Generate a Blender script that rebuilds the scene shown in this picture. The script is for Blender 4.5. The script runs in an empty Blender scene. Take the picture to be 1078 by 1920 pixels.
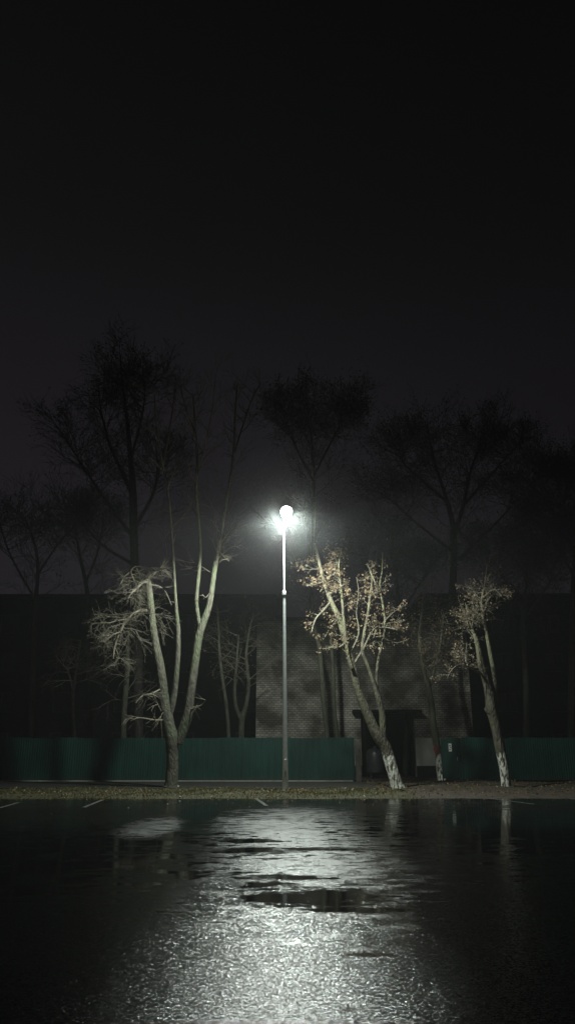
import bpy, math, random
from mathutils import Vector, Matrix

# ------------------------------------------------------------------ camera, world, exposure
S = bpy.context.scene
COL = S.collection
F_PX, CX, CY, CAMH, HORIZON = 1420.0, 539.0, 960.0, 1.47, 1406.0
PITCH = math.atan((HORIZON - CY) / F_PX)
cam = bpy.data.objects.new("camera", bpy.data.cameras.new("camera"))
COL.objects.link(cam)
cam.location = (0, 0, CAMH)
cam.rotation_euler = (math.pi / 2 + PITCH, 0, 0)
cam.data.sensor_fit = 'VERTICAL'
cam.data.sensor_height = 24.0
cam.data.lens = 24.0 * F_PX / 1920.0
cam.data.clip_end = 2000
cam.data.clip_start = 0.05
S.camera = cam

S.view_settings.view_transform = 'Standard'
S.view_settings.look = 'None'
S.view_settings.exposure = 0
S.view_settings.gamma = 1

W = bpy.data.worlds.new("World"); S.world = W
W.use_nodes = True
wt = W.node_tree; wt.nodes.clear()
wo = wt.nodes.new('ShaderNodeOutputWorld'); bg = wt.nodes.new('ShaderNodeBackground')
tc = wt.nodes.new('ShaderNodeTexCoord'); sx = wt.nodes.new('ShaderNodeSeparateXYZ')
rp = wt.nodes.new('ShaderNodeValToRGB'); nz = wt.nodes.new('ShaderNodeTexNoise'); nz.inputs['Scale'].default_value = 1.6
nz.inputs['Detail'].default_value = 3
wt.links.new(tc.outputs['Generated'], sx.inputs[0]); wt.links.new(sx.outputs['Z'], rp.inputs[0])
wt.links.new(tc.outputs['Generated'], nz.inputs['Vector'])
e = rp.color_ramp.elements
e[0].position = 0.0; e[0].color = (0.0122, 0.0096, 0.0132, 1)
e[1].position = 0.95; e[1].color = (0.0016, 0.0021, 0.0016, 1)
m_ = e.new(0.35); m_.color = (0.0106, 0.0088, 0.0114, 1)
m_ = e.new(0.62); m_.color = (0.0048, 0.0047, 0.0049, 1)
ma = wt.nodes.new('ShaderNodeMath'); ma.operation = 'MULTIPLY_ADD'
ma.inputs[1].default_value = -0.6; ma.inputs[2].default_value = 0.88
wt.links.new(sx.outputs['X'], ma.inputs[0])
mb = wt.nodes.new('ShaderNodeMath'); mb.operation = 'MULTIPLY_ADD'; mb.inputs[1].default_value = 0.3; mb.inputs[2].default_value = 0.85
wt.links.new(nz.outputs[0], mb.inputs[0])
mc = wt.nodes.new('ShaderNodeMath'); mc.operation = 'MULTIPLY'
wt.links.new(ma.outputs[0], mc.inputs[0]); wt.links.new(mb.outputs[0], mc.inputs[1])
wt.links.new(rp.outputs[0], bg.inputs['Color']); wt.links.new(mc.outputs[0], bg.inputs['Strength'])
wt.links.new(bg.outputs[0], wo.inputs[0])

LAMP_W = 5200.0
LAMP_COL = (0.90, 1.0, 0.92)
HAZE_DENSITY = 0.0009

# ------------------------------------------------------------------ helpers
def P(px, py, Y, zoff=0.0):
    dx = (px - CX) / F_PX; du = (CY - py) / F_PX
    d = Vector((dx, math.cos(PITCH) - du * math.sin(PITCH), math.sin(PITCH) + du * math.cos(PITCH)))
    t = Y / d.y
    return Vector((0, 0, CAMH)) + d * t + Vector((0, 0, zoff))
def mpp(py, Y):
    du = (CY - py) / F_PX
    return Y / (math.cos(PITCH) - du * math.sin(PITCH)) / F_PX

class MB:
    def __init__(s): s.v = []; s.f = []
    def box(s, x0, x1, y0, y1, z0, z1):
        b = len(s.v)
        for z in (z0, z1):
            for x, y in ((x0, y0), (x1, y0), (x1, y1), (x0, y1)): s.v.append((x, y, z))
        for q in ((0, 3, 2, 1), (4, 5, 6, 7), (0, 1, 5, 4), (1, 2, 6, 5), (2, 3, 7, 6), (3, 0, 4, 7)):
            s.f.append(tuple(b + i for i in q))
    def quad(s, a, b, c, d):
        n = len(s.v); s.v += [tuple(a), tuple(b), tuple(c), tuple(d)]; s.f.append((n, n + 1, n + 2, n + 3))
    def tube(s, pts, sides=6, cap=True, rough=0.0, rng=None):
        # pts: list of (Vector, radius)
        n0 = len(s.v); n = len(pts); u = None
        for i, (p, r) in enumerate(pts):
            a = pts[max(0, i - 1)][0]; b = pts[min(n - 1, i + 1)][0]
            t = (b - a)
            if t.length < 1e-9: t = Vector((0, 0, 1))
            t.normalize()
            if u is None:
                u = t.cross(Vector((0.3, 1, 0.1)))
                if u.length < 1e-4: u = t.cross(Vector((1, 0, 0)))
            u = (u - t * u.dot(t)); u.normalize(); w = t.cross(u)
            for k in range(sides):
                an = 2 * math.pi * k / sides
                rr = r * (1 + (rng.uniform(-rough, rough) if rng else 0))
                q = p + u * (math.cos(an) * rr) + w * (math.sin(an) * rr)
                s.v.append((q.x, q.y, q.z))
        for i in range(n - 1):
            for k in range(sides):
                k2 = (k + 1) % sides
                s.f.append((n0 + i * sides + k, n0 + i * sides + k2, n0 + (i + 1) * sides + k2, n0 + (i + 1) * sides + k))
        if cap:
            s.f.append(tuple(n0 + k for k in reversed(range(sides))))
            s.f.append(tuple(n0 + (n - 1) * sides + k for k in range(sides)))
    def build(s, name, mat, parent=None, smooth=False, origin=None):
        me = bpy.data.meshes.new(name)
        if origin is not None:
            o_ = Vector(origin); vv = [(x - o_.x, y - o_.y, z - o_.z) for x, y, z in s.v]
        else: vv = s.v
        me.from_pydata(vv, [], s.f); me.update()
        if smooth:
            me.polygons.foreach_set('use_smooth', [True] * len(me.polygons))
        o = bpy.data.objects.new(name, me); COL.objects.link(o)
        if mat: me.materials.append(mat)
        if parent is not None:
            o.parent = parent
            # parts are written in world coordinates: undo the parent's place
            o.matrix_parent_inverse = Matrix.Translation(-Vector(parent.location)) if origin is None else Matrix.Identity(4)
        if origin is not None and parent is None: o.location = origin
        return o

def bevel(o, w=0.01, seg=2):
    m = o.modifiers.new('bevel', 'BEVEL'); m.width = w; m.segments = seg; m.limit_method = 'ANGLE'
    return o
def tag(o, label=None, cat=None, group=None, kind=None):
    if label: o['label'] = label
    if cat: o['category'] = cat
    if group: o['group'] = group
    if kind: o['kind'] = kind
    return o
def thing(name, loc, label, cat, group=None):
    o = bpy.data.objects.new(name, None); COL.objects.link(o); o.location = loc
    o.empty_display_size = 0.3
    return tag(o, label, cat, group)

def newmat(name):
    m = bpy.data.materials.new(name); m.use_nodes = True
    nt = m.node_tree; b = nt.nodes['Principled BSDF']
    return m, nt, b
def N(nt, t, **kw):
    n = nt.nodes.new(t)
    for k, v in kw.items():
        if k in n.inputs: n.inputs[k].default_value = v
        else: setattr(n, k, v)
    return n
def L(nt, a, b): nt.links.new(a, b)
def ramp(nt, src, stops):
    r = nt.nodes.new('ShaderNodeValToRGB'); el = r.color_ramp.elements
    el[0].position, el[0].color = stops[0][0], (*stops[0][1], 1)
    el[1].position, el[1].color = stops[-1][0], (*stops[-1][1], 1)
    for p, c in stops[1:-1]:
        x = el.new(p); x.color = (*c, 1)
    nt.links.new(src, r.inputs[0]); return r
def simple(name, c1, c2, scale=4.0, rough=0.7, bump=0.3, detail=6, spec=0.5, bscale=None, metal=0.0, dist=0.02):
    m, nt, b = newmat(name)
    g = N(nt, 'ShaderNodeNewGeometry')
    n = N(nt, 'ShaderNodeTexNoise', Scale=scale, Detail=detail); L(nt, g.outputs['Position'], n.inputs['Vector'])
    r = ramp(nt, n.outputs[0], [(0.3, c1), (0.7, c2)]); L(nt, r.outputs[0], b.inputs['Base Color'])
    n2 = N(nt, 'ShaderNodeTexNoise', Scale=bscale or scale * 6, Detail=5); L(nt, g.outputs['Position'], n2.inputs['Vector'])
    bp = N(nt, 'ShaderNodeBump', Strength=bump, Distance=dist); L(nt, n2.outputs[0], bp.inputs['Height']); L(nt, bp.outputs[0], b.inputs['Normal'])
    b.inputs['Roughness'].default_value = rough; b.inputs['Specular IOR Level'].default_value = spec; b.inputs['Metallic'].default_value = metal
    return m

def mathn(nt, op, a, b=None, c=None, clamp=False):
    n = nt.nodes.new('ShaderNodeMath'); n.operation = op; n.use_clamp = clamp
    for i, x in enumerate((a, b, c)):
        if x is None: continue
        if isinstance(x, (int, float)): n.inputs[i].default_value = x
        else: nt.links.new(x, n.inputs[i])
    return n.outputs[0]

# ------------------------------------------------------------------ materials
def mat_bark(name, c1, c2, moss, white=None):
    m, nt, b = newmat(name)
    g = N(nt, 'ShaderNodeNewGeometry'); mp = N(nt, 'ShaderNodeMapping'); mp.inputs['Scale'].default_value = (1, 1, 0.35)
    L(nt, g.outputs['Position'], mp.inputs['Vector'])
    n = N(nt, 'ShaderNodeTexNoise', Scale=9.0, Detail=7); L(nt, mp.outputs[0], n.inputs['Vector'])
    r = ramp(nt, n.outputs[0], [(0.32, c1), (0.68, c2)])
    n3 = N(nt, 'ShaderNodeTexNoise', Scale=1.7, Detail=4); L(nt, g.outputs['Position'], n3.inputs['Vector'])
    k = ramp(nt, n3.outputs[0], [(0.45, (0, 0, 0)), (0.62, (1, 1, 1))])
    mx = N(nt, 'ShaderNodeMix', data_type='RGBA'); L(nt, k.outputs[0], mx.inputs[0]); L(nt, r.outputs[0], mx.inputs[6]); mx.inputs[7].default_value = (*moss, 1)
    # bark darkened low down, brightened higher up: the lamp's falloff put into the colour
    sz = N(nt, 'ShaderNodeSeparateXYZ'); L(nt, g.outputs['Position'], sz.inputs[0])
    lamp_fall = mathn(nt, 'ADD', mathn(nt, 'MULTIPLY', mathn(nt, 'MULTIPLY_ADD', sz.outputs['Z'], 0.25, -0.9, clamp=True), 0.95), 0.5)
    vs = N(nt, 'ShaderNodeVectorMath', operation='SCALE'); L(nt, mx.outputs[2], vs.inputs[0]); L(nt, lamp_fall, vs.inputs['Scale'])
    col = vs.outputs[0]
    if white:
        n4 = N(nt, 'ShaderNodeTexNoise', Scale=7.0, Detail=5); L(nt, g.outputs['Position'], n4.inputs['Vector'])
        h = mathn(nt, 'MULTIPLY_ADD', n4.outputs[0], -0.75, white + 0.38)
        w = mathn(nt, 'SUBTRACT', h, sz.outputs['Z']); w = mathn(nt, 'MULTIPLY', w, 9.0, clamp=True)
        # chips where the whitewash has flaked off
        n5 = N(nt, 'ShaderNodeTexNoise', Scale=11.0, Detail=6); L(nt, mp.outputs[0], n5.inputs['Vector'])
        fl = ramp(nt, n5.outputs[0], [(0.42, (0, 0, 0)), (0.52, (1, 1, 1))])
        w = mathn(nt, 'MULTIPLY', w, fl.outputs[0])
        m2 = N(nt, 'ShaderNodeMix', data_type='RGBA'); L(nt, w, m2.inputs[0]); L(nt, col, m2.inputs[6]); m2.inputs[7].default_value = (0.66, 0.66, 0.59, 1)
        col = m2.outputs[2]
    L(nt, col, b.inputs['Base Color'])
    n2 = N(nt, 'ShaderNodeTexNoise', Scale=18.0, Detail=8); L(nt, mp.outputs[0], n2.inputs['Vector'])
    bp = N(nt, 'ShaderNodeBump', Strength=1.0, Distance=0.09); L(nt, n2.outputs[0], bp.inputs['Height']); L(nt, bp.outputs[0], b.inputs['Normal'])
    b.inputs['Roughness'].default_value = 0.62
    return m
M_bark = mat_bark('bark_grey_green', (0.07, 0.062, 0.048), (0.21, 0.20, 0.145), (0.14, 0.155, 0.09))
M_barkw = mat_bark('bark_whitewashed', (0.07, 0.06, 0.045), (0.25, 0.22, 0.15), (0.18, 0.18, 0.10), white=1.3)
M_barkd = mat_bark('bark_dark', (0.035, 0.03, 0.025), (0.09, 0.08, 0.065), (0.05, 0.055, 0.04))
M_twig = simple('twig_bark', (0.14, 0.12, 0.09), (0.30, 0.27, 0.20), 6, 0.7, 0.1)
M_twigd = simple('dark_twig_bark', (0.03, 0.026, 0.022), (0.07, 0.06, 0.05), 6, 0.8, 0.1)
def mat_leaf(name, c1, c2):
    m, nt, b = newmat(name)
    g = N(nt, 'ShaderNodeNewGeometry')
    n = N(nt, 'ShaderNodeTexNoise', Scale=5.0, Detail=4); L(nt, g.outputs['Position'], n.inputs['Vector'])
    r = ramp(nt, n.outputs[0], [(0.3, c1), (0.7, c2)]); L(nt, r.outputs[0], b.inputs['Base Color'])
    b.inputs['Roughness'].default_value = 0.5
    b.inputs['Transmission Weight'].default_value = 0.0
    t = N(nt, 'ShaderNodeBsdfTranslucent'); L(nt, r.outputs[0], t.inputs[0])
    mx = N(nt, 'ShaderNodeMixShader'); mx.inputs[0].default_value = 0.3
    L(nt, b.outputs[0], mx.inputs[1]); L(nt, t.outputs[0], mx.inputs[2])
    L(nt, mx.outputs[0], nt.nodes['Material Output'].inputs[0])
    return m
M_leaf = mat_leaf('dry_oak_leaf', (0.22, 0.14, 0.08), (0.50, 0.38, 0.25))
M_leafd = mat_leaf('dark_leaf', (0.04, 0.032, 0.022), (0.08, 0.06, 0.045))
M_litter = mat_leaf('fallen_leaf', (0.10, 0.07, 0.03), (0.34, 0.26, 0.12))
M_grass = mat_leaf('autumn_grass', (0.055, 0.06, 0.014), (0.14, 0.125, 0.035))

M_soil = simple('damp_soil', (0.035, 0.027, 0.02), (0.085, 0.065, 0.048), 2.2, 0.75, 0.8, bscale=14, dist=0.05)
M_verge = simple('verge_soil', (0.035, 0.032, 0.017), (0.08, 0.073, 0.032), 3.0, 0.8, 0.9, bscale=12, dist=0.05)
M_path = simple('damp_path', (0.03, 0.028, 0.025), (0.06, 0.055, 0.05), 3, 0.5, 0.5, bscale=25)
M_conc = simple('concrete', (0.20, 0.20, 0.18), (0.36, 0.35, 0.31), 5, 0.7, 0.4)
M_galv = simple('galvanised_steel', (0.62, 0.65, 0.65), (0.74, 0.76, 0.75), 9, 0.5, 0.08)
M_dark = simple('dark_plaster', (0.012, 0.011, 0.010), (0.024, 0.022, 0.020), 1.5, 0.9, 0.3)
M_roofd = simple('dark_roofing', (0.02, 0.02, 0.02), (0.04, 0.04, 0.04), 3, 0.9, 0.3)
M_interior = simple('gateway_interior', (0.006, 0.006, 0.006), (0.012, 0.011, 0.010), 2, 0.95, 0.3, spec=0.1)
M_darksteel = simple('dark_steel', (0.02, 0.024, 0.024), (0.045, 0.05, 0.05), 5, 0.38, 0.2)
M_head = simple('lamp_housing', (0.30, 0.31, 0.32), (0.40, 0.41, 0.42), 6, 0.4, 0.05, metal=0.5)
M_frame = simple('window_frame_paint', (0.06, 0.055, 0.05), (0.10, 0.09, 0.08), 6, 0.7, 0.1)
M_redpaint = simple('red_paint', (0.25, 0.03, 0.03), (0.35, 0.06, 0.05), 12, 0.6, 0.2)
M_mark = simple('dark_ink', (0.05, 0.05, 0.05), (0.09, 0.09, 0.09), 6, 0.7, 0.0)
M_notice = simple('notice_board', (0.72, 0.72, 0.70), (0.80, 0.80, 0.78), 6, 0.5, 0.05)
M_line = None
m, nt, b = newmat('worn_white_paint'); M_line = m
g = N(nt, 'ShaderNodeNewGeometry'); n = N(nt, 'ShaderNodeTexNoise', Scale=14.0, Detail=8); L(nt, g.outputs['Position'], n.inputs['Vector'])
r = ramp(nt, n.outputs[0], [(0.44, (0.04, 0.04, 0.04)), (0.62, (0.28, 0.28, 0.26))]); L(nt, r.outputs[0], b.inputs['Base Color']); b.inputs['Roughness'].default_value = 0.35
m, nt, b = newmat('dark_window_glass'); M_glass = m
b.inputs['Base Color'].default_value = (0.01, 0.012, 0.014, 1); b.inputs['Roughness'].default_value = 0.08

# green corrugated sheet
m, nt, b = newmat('green_painted_sheet'); M_green = m
g = N(nt, 'ShaderNodeNewGeometry'); n = N(nt, 'ShaderNodeTexNoise', Scale=0.9, Detail=6); L(nt, g.outputs['Position'], n.inputs['Vector'])
r = ramp(nt, n.outputs[0], [(0.3, (0.008, 0.036, 0.028)), (0.7, (0.011, 0.052, 0.041))]); L(nt, r.outputs[0], b.inputs['Base Color'])
oi = N(nt, 'ShaderNodeObjectInfo'); mps = N(nt, 'ShaderNodeMapping'); mps.inputs['Scale'].default_value = (7, 7, 0.5); L(nt, g.outputs['Position'], mps.inputs['Vector'])
nst = N(nt, 'ShaderNodeTexNoise', Scale=1.0, Detail=5); L(nt, mps.outputs[0], nst.inputs['Vector'])
fac = mathn(nt, 'ADD', mathn(nt, 'MULTIPLY_ADD', oi.outputs['Random'], 0.35, 0.45), mathn(nt, 'MULTIPLY', nst.outputs[0], 0.75))
sc_ = N(nt, 'ShaderNodeVectorMath', operation='SCALE'); L(nt, r.outputs[0], sc_.inputs[0]); L(nt, fac, sc_.inputs['Scale'])
# mud splash near the ground
sz = N(nt, 'ShaderNodeSeparateXYZ'); L(nt, g.outputs['Position'], sz.inputs[0])
n2 = N(nt, 'ShaderNodeTexNoise', Scale=7.0, Detail=6); L(nt, g.outputs['Position'], n2.inputs['Vector'])
h = mathn(nt, 'MULTIPLY_ADD', n2.outputs[0], 0.5, 0.02); w = mathn(nt, 'SUBTRACT', h, sz.outputs['Z']); w = mathn(nt, 'MULTIPLY', w, 4.0, clamp=True)
w = mathn(nt, 'MULTIPLY', w, 0.6)
mx = N(nt, 'ShaderNodeMix', data_type='RGBA'); L(nt, w, mx.inputs[0]); L(nt, sc_.outputs[0], mx.inputs[6]); mx.inputs[7].default_value = (0.05, 0.045, 0.035, 1)
L(nt, mx.outputs[2], b.inputs['Base Color'])
n3 = N(nt, 'ShaderNodeTexNoise', Scale=60.0, Detail=3); L(nt, g.outputs['Position'], n3.inputs['Vector'])
rr = mathn(nt, 'MULTIPLY_ADD', n3.outputs[0], 0.3, 0.25); L(nt, rr, b.inputs['Roughness'])
bp = N(nt, 'ShaderNodeBump', Strength=0.25, Distance=0.01); L(nt, n3.outputs[0], bp.inputs['Height']); L(nt, bp.outputs[0], b.inputs['Normal'])

# pale silicate brick
m, nt, b = newmat('pale_brick'); M_brick = m
g = N(nt, 'ShaderNodeNewGeometry'); sz = N(nt, 'ShaderNodeSeparateXYZ'); L(nt, g.outputs['Position'], sz.inputs[0])
sm = mathn(nt, 'ADD', sz.outputs['X'], sz.outputs['Y'])
cb = N(nt, 'ShaderNodeCombineXYZ'); L(nt, sm, cb.inputs[0]); L(nt, sz.outputs['Z'], cb.inputs[1])
nd = N(nt, 'ShaderNodeTexNoise', Scale=2.5, Detail=3); L(nt, g.outputs['Position'], nd.inputs['Vector'])
vd = N(nt, 'ShaderNodeVectorMath', operation='SCALE'); L(nt, nd.outputs['Color'], vd.inputs[0]); vd.inputs['Scale'].default_value = 0.035
va = N(nt, 'ShaderNodeVectorMath', operation='ADD'); L(nt, cb.outputs[0], va.inputs[0]); L(nt, vd.outputs[0], va.inputs[1])
br = N(nt, 'ShaderNodeTexBrick'); L(nt, va.outputs[0], br.inputs['Vector'])
br.inputs['Scale'].default_value = 1.0; br.inputs['Brick Width'].default_value = 0.27; br.inputs['Row Height'].default_value = 0.125
br.inputs['Mortar Size'].default_value = 0.016; br.inputs['Mortar Smooth'].default_value = 0.2; br.inputs['Bias'].default_value = -0.1
br.inputs['Color1'].default_value = (0.62, 0.59, 0.50, 1); br.inputs['Color2'].default_value = (0.40, 0.37, 0.31, 1); br.inputs['Mortar'].default_value = (0.17, 0.16, 0.14, 1)
ns = N(nt, 'ShaderNodeTexNoise', Scale=0.7, Detail=7); L(nt, g.outputs['Position'], ns.inputs['Vector'])
rs = ramp(nt, ns.outputs[0], [(0.38, (0.22, 0.20, 0.18)), (0.66, (1, 1, 1))])
mu = N(nt, 'ShaderNodeMix', data_type='RGBA', blend_type='MULTIPLY'); mu.inputs[0].default_value = 1.0
L(nt, br.outputs[0], mu.inputs[6]); L(nt, rs.outputs[0], mu.inputs[7]); L(nt, mu.outputs[2], b.inputs['Base Color'])
bp = N(nt, 'ShaderNodeBump', Strength=0.8, Distance=0.02); bp.invert = True
L(nt, br.outputs['Fac'], bp.inputs['Height']); L(nt, bp.outputs[0], b.inputs['Normal']); b.inputs['Roughness'].default_value = 0.8
M_patch = simple('whitewashed_brick', (0.50, 0.52, 0.45), (0.66, 0.67, 0.60), 2.2, 0.75, 0.5, bscale=9, dist=0.03)
M_plinth = simple('black_plinth', (0.012, 0.012, 0.012), (0.025, 0.024, 0.022), 3, 0.8, 0.3)

# wet asphalt
m, nt, b = newmat('wet_asphalt'); M_asph = m
g = N(nt, 'ShaderNodeNewGeometry'); pos = g.outputs['Position']
sz = N(nt, 'ShaderNodeSeparateXYZ'); L(nt, pos, sz.inputs[0]); X, Y_ = sz.outputs['X'], sz.outputs['Y']
# puddle mask: ragged ellipses where the lot is sunk, plus broad noise
nA = N(nt, 'ShaderNodeTexNoise', Scale=0.9, Detail=6, Roughness=0.62)
mpA = N(nt, 'ShaderNodeMapping'); mpA.inputs['Scale'].default_value = (0.6, 1.0, 1.0); L(nt, pos, mpA.inputs['Vector']); L(nt, mpA.outputs[0], nA.inputs['Vector'])
nB = N(nt, 'ShaderNodeTexNoise', Scale=0.22, Detail=5, Roughness=0.6)
L(nt, mpA.outputs[0], nB.inputs['Vector'])
def ell(px0, py0, px1, py1, soft=1.0):
    """signed field >0 inside a ragged ellipse lying on the lot"""
    def gp(px, py):
        du = (CY - py) / F_PX
        dy = math.cos(PITCH) - du * math.sin(PITCH); dz = math.sin(PITCH) + du * math.cos(PITCH)
        t = -CAMH / dz; return ((px - CX) / F_PX * t, dy * t)
    cy0 = gp(0, py1)[1]; cy1 = gp(0, py0)[1]; cyy = (cy0 + cy1) / 2
    pm = (py0 + py1) / 2
    x0 = gp(px0, pm)[0]; x1 = gp(px1, pm)[0]
    rx, ry, cx = (x1 - x0) / 2, (cy1 - cy0) / 2, (x0 + x1) / 2
    a = mathn(nt, 'MULTIPLY_ADD', X, 1 / rx, -cx / rx); a2 = mathn(nt, 'MULTIPLY', a, a)
    c = mathn(nt, 'MULTIPLY_ADD', Y_, 1 / ry, -cyy / ry); c2 = mathn(nt, 'MULTIPLY', c, c)
    s_ = mathn(nt, 'ADD', a2, c2)
    return mathn(nt, 'SUBTRACT', 1.0, s_)
PUD = [(-500, 1480, 1700, 1509), (-900, 1545, 385, 1720), (380, 1588, 560, 1602), (395, 1572, 520, 1581),
       (455, 1664, 700, 1704), (690, 1515, 1500, 1640), (590, 1786, 730, 1793), (430, 1640, 620, 1652), (400, 1652, 560, 1672), (540, 1700, 760, 1712), (500, 1588, 700, 1596), (330, 1500, 400, 1560)]
fld = None
for q in PUD:
    v = ell(*q); v = mathn(nt, 'MAXIMUM', v, -3.0)
    fld = v if fld is None else mathn(nt, 'MAXIMUM', fld, v)
nC = N(nt, 'ShaderNodeTexNoise', Scale=3.6, Detail=8, Roughness=0.7); L(nt, mpA.outputs[0], nC.inputs['Vector'])
nn = mathn(nt, 'MULTIPLY_ADD', nA.outputs[0], 3.6, -1.8); n2_ = mathn(nt, 'MULTIPLY_ADD', nC.outputs[0], 7.0, -3.5); nn = mathn(nt, 'ADD', nn, n2_)
fld = mathn(nt, 'ADD', fld, nn)
fld = mathn(nt, 'MULTIPLY_ADD', mathn(nt, 'MAXIMUM', ell(205, 1528, 350, 1580), 0.0), -1.7, fld)
pud = mathn(nt, 'MULTIPLY_ADD', fld, 1.5, 0.3, clamp=True)
# broad random wetness everywhere
wet = ramp(nt, nB.outputs[0], [(0.42, (0, 0, 0)), (0.60, (1, 1, 1))])
pudn = mathn(nt, 'MULTIPLY', pud, 1.0)
# drier, rougher patch of lot in front of the lamp
pt = mathn(nt, 'MAXIMUM', ell(360, 1508, 760, 1665), ell(215, 1532, 345, 1578))
pt = mathn(nt, 'ADD', mathn(nt, 'MAXIMUM', pt, -3.0), mathn(nt, 'MULTIPLY', nn, 0.8))
dry = mathn(nt, 'MULTIPLY_ADD', pt, 0.55, 0.35, clamp=True)
# stones: every stone is a facet with its own tilt under the water film
vo = N(nt, 'ShaderNodeTexVoronoi', Scale=115.0); L(nt, pos, vo.inputs['Vector'])
vo2 = N(nt, 'ShaderNodeTexVoronoi', Scale=62.0); L(nt, pos, vo2.inputs['Vector'])
no = N(nt, 'ShaderNodeTexNoise', Scale=26.0, Detail=6, Roughness=0.7); L(nt, pos, no.inputs['Vector'])
inv = mathn(nt, 'SUBTRACT', 1.0, pud)
bp = N(nt, 'ShaderNodeBump', Distance=0.0035); L(nt, no.outputs[0], bp.inputs['Height']); L(nt, mathn(nt, 'MULTIPLY_ADD', inv, 0.95, 0.01), bp.inputs['Strength'])
v1 = N(nt, 'ShaderNodeVectorMath', operation='ADD'); L(nt, vo.outputs['Color'], v1.inputs[0]); L(nt, vo2.outputs['Color'], v1.inputs[1])
v2 = N(nt, 'ShaderNodeVectorMath', operation='SUBTRACT'); L(nt, v1.outputs[0], v2.inputs[0]); v2.inputs[1].default_value = (1, 1, 1)
v3 = N(nt, 'ShaderNodeVectorMath', operation='MULTIPLY'); L(nt, v2.outputs[0], v3.inputs[0]); v3.inputs[1].default_value = (1, 1, 0)
v4 = N(nt, 'ShaderNodeVectorMath', operation='SCALE'); L(nt, v3.outputs[0], v4.inputs[0]); L(nt, mathn(nt, 'MULTIPLY', inv, 0.19), v4.inputs['Scale'])
v5 = N(nt, 'ShaderNodeVectorMath', operation='ADD'); L(nt, v4.outputs[0], v5.inputs[0]); L(nt, bp.outputs[0], v5.inputs[1])
v6 = N(nt, 'ShaderNodeVectorMath', operation='NORMALIZE'); L(nt, v5.outputs[0], v6.inputs[0]); L(nt, v6.outputs[0], b.inputs['Normal'])
cr = ramp(nt, no.outputs[0], [(0.3, (0.006, 0.006, 0.0065)), (0.7, (0.014, 0.014, 0.0145))])
L(nt, cr.outputs[0], b.inputs['Base Color'])
w2 = mathn(nt, 'MULTIPLY_ADD', wet.outputs[0], -0.05, 0.155)
w2 = mathn(nt, 'ADD', w2, mathn(nt, 'MULTIPLY', dry, 0.30))
rg = N(nt, 'ShaderNodeMix', data_type='FLOAT'); L(nt, pud, rg.inputs[0]); L(nt, w2, rg.inputs[2]); rg.inputs[3].default_value = 0.06
L(nt, rg.outputs[0], b.inputs['Roughness'])
b.inputs['IOR'].default_value = 1.45
sp_ = mathn(nt, 'MULTIPLY', mathn(nt, 'MULTIPLY_ADD', dry, 1.2, 0.17), mathn(nt, 'MULTIPLY_ADD', wet.outputs[0], 0.4, 0.75))
L(nt, mathn(nt, 'ADD', sp_, mathn(nt, 'MULTIPLY', pud, 0.15)), b.inputs['Specular IOR Level'])

# ------------------------------------------------------------------ ground
YF = 38.5           # fence line
YB = 46.0           # brick building front
mb_ = MB(); mb_.quad((-400, -100, -0.02), (400, -100, -0.02), (400, 500, -0.02), (-400, 500, -0.02))
tag(mb_.build('ground', M_soil), kind='structure')
rng = random.Random(5)
mb_ = MB()
xs = [-60 + i * 0.25 for i in range(481)]
edge = [25.75 + rng.uniform(-0.10, 0.10) + 0.18 * math.sin(x * 0.9) + 0.1 * math.sin(x * 2.7) for x in xs]
for i in range(len(xs) - 1):
    mb_.quad((xs[i], -30, 0.0), (xs[i + 1], -30, 0.0), (xs[i + 1], edge[i + 1], 0.0), (xs[i], edge[i], 0.0))
tag(mb_.build('parking_lot', M_asph), kind='structure')
# verge: gently lumpy strip
def grid(x0, x1, y0, y1, dx, dy, zf):
    g_ = MB(); nx = int((x1 - x0) / dx); ny = int((y1 - y0) / dy)
    for j in range(ny + 1):
        for i in range(nx + 1):
            x = x0 + (x1 - x0) * i / nx; y = y0 + (y1 - y0) * j / ny; g_.v.append((x, y, zf(x, y)))
    for j in range(ny):
        for i in range(nx):
            a = j * (nx + 1) + i; g_.f.append((a, a + 1, a + nx + 2, a + nx + 1))
    return g_
def vz(x, y):
    t = min(1, max(0, (y - 25.4) / 1.2)); t2 = min(1, max(0, (31.6 - y) / 1.0))
    return -0.012 + 0.07 * t * t2 + (0.02 * math.sin(x * 1.3 + y) + 0.015 * math.sin(x * 3.1 - y * 2)) * t * t2
tag(grid(-60, 4.2, 25.2, 31.6, 0.2, 0.2, vz).build('verge', M_verge, smooth=True), kind='structure')
def vz2(x, y):
    t = min(1, max(0, (y - 25.4) / 1.5))
    return -0.010 + (0.05 + 0.03 * math.sin(x * 0.9 + y) + 0.02 * math.sin(x * 2.7 - y * 1.6)) * t
tag(grid(4.2, 60, 25.2, 38.3, 0.25, 0.25, vz2).build('bare_ground', M_soil, smooth=True), kind='structure')
p_ = MB(); p_.box(-60, 3.6, 31.9, YF - 0.35, -0.02, 0.035); tag(p_.build('path', M_path), kind='structure')
p_ = MB(); p_.box(-60, 3.6, 31.62, 31.88, -0.02, 0.055); tag(bevel(p_.build('kerb', M_path), 0.02), kind='structure')
p_ = MB(); p_.box(-26, P(664, 1460, YF).x - 0.05, YF - 0.3, YF + 0.16, -0.02, 0.075)
tag(bevel(p_.build('fence_footing', M_conc), 0.015), 'low concrete strip along the foot of the green fence left of the gateway', 'footing')

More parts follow.
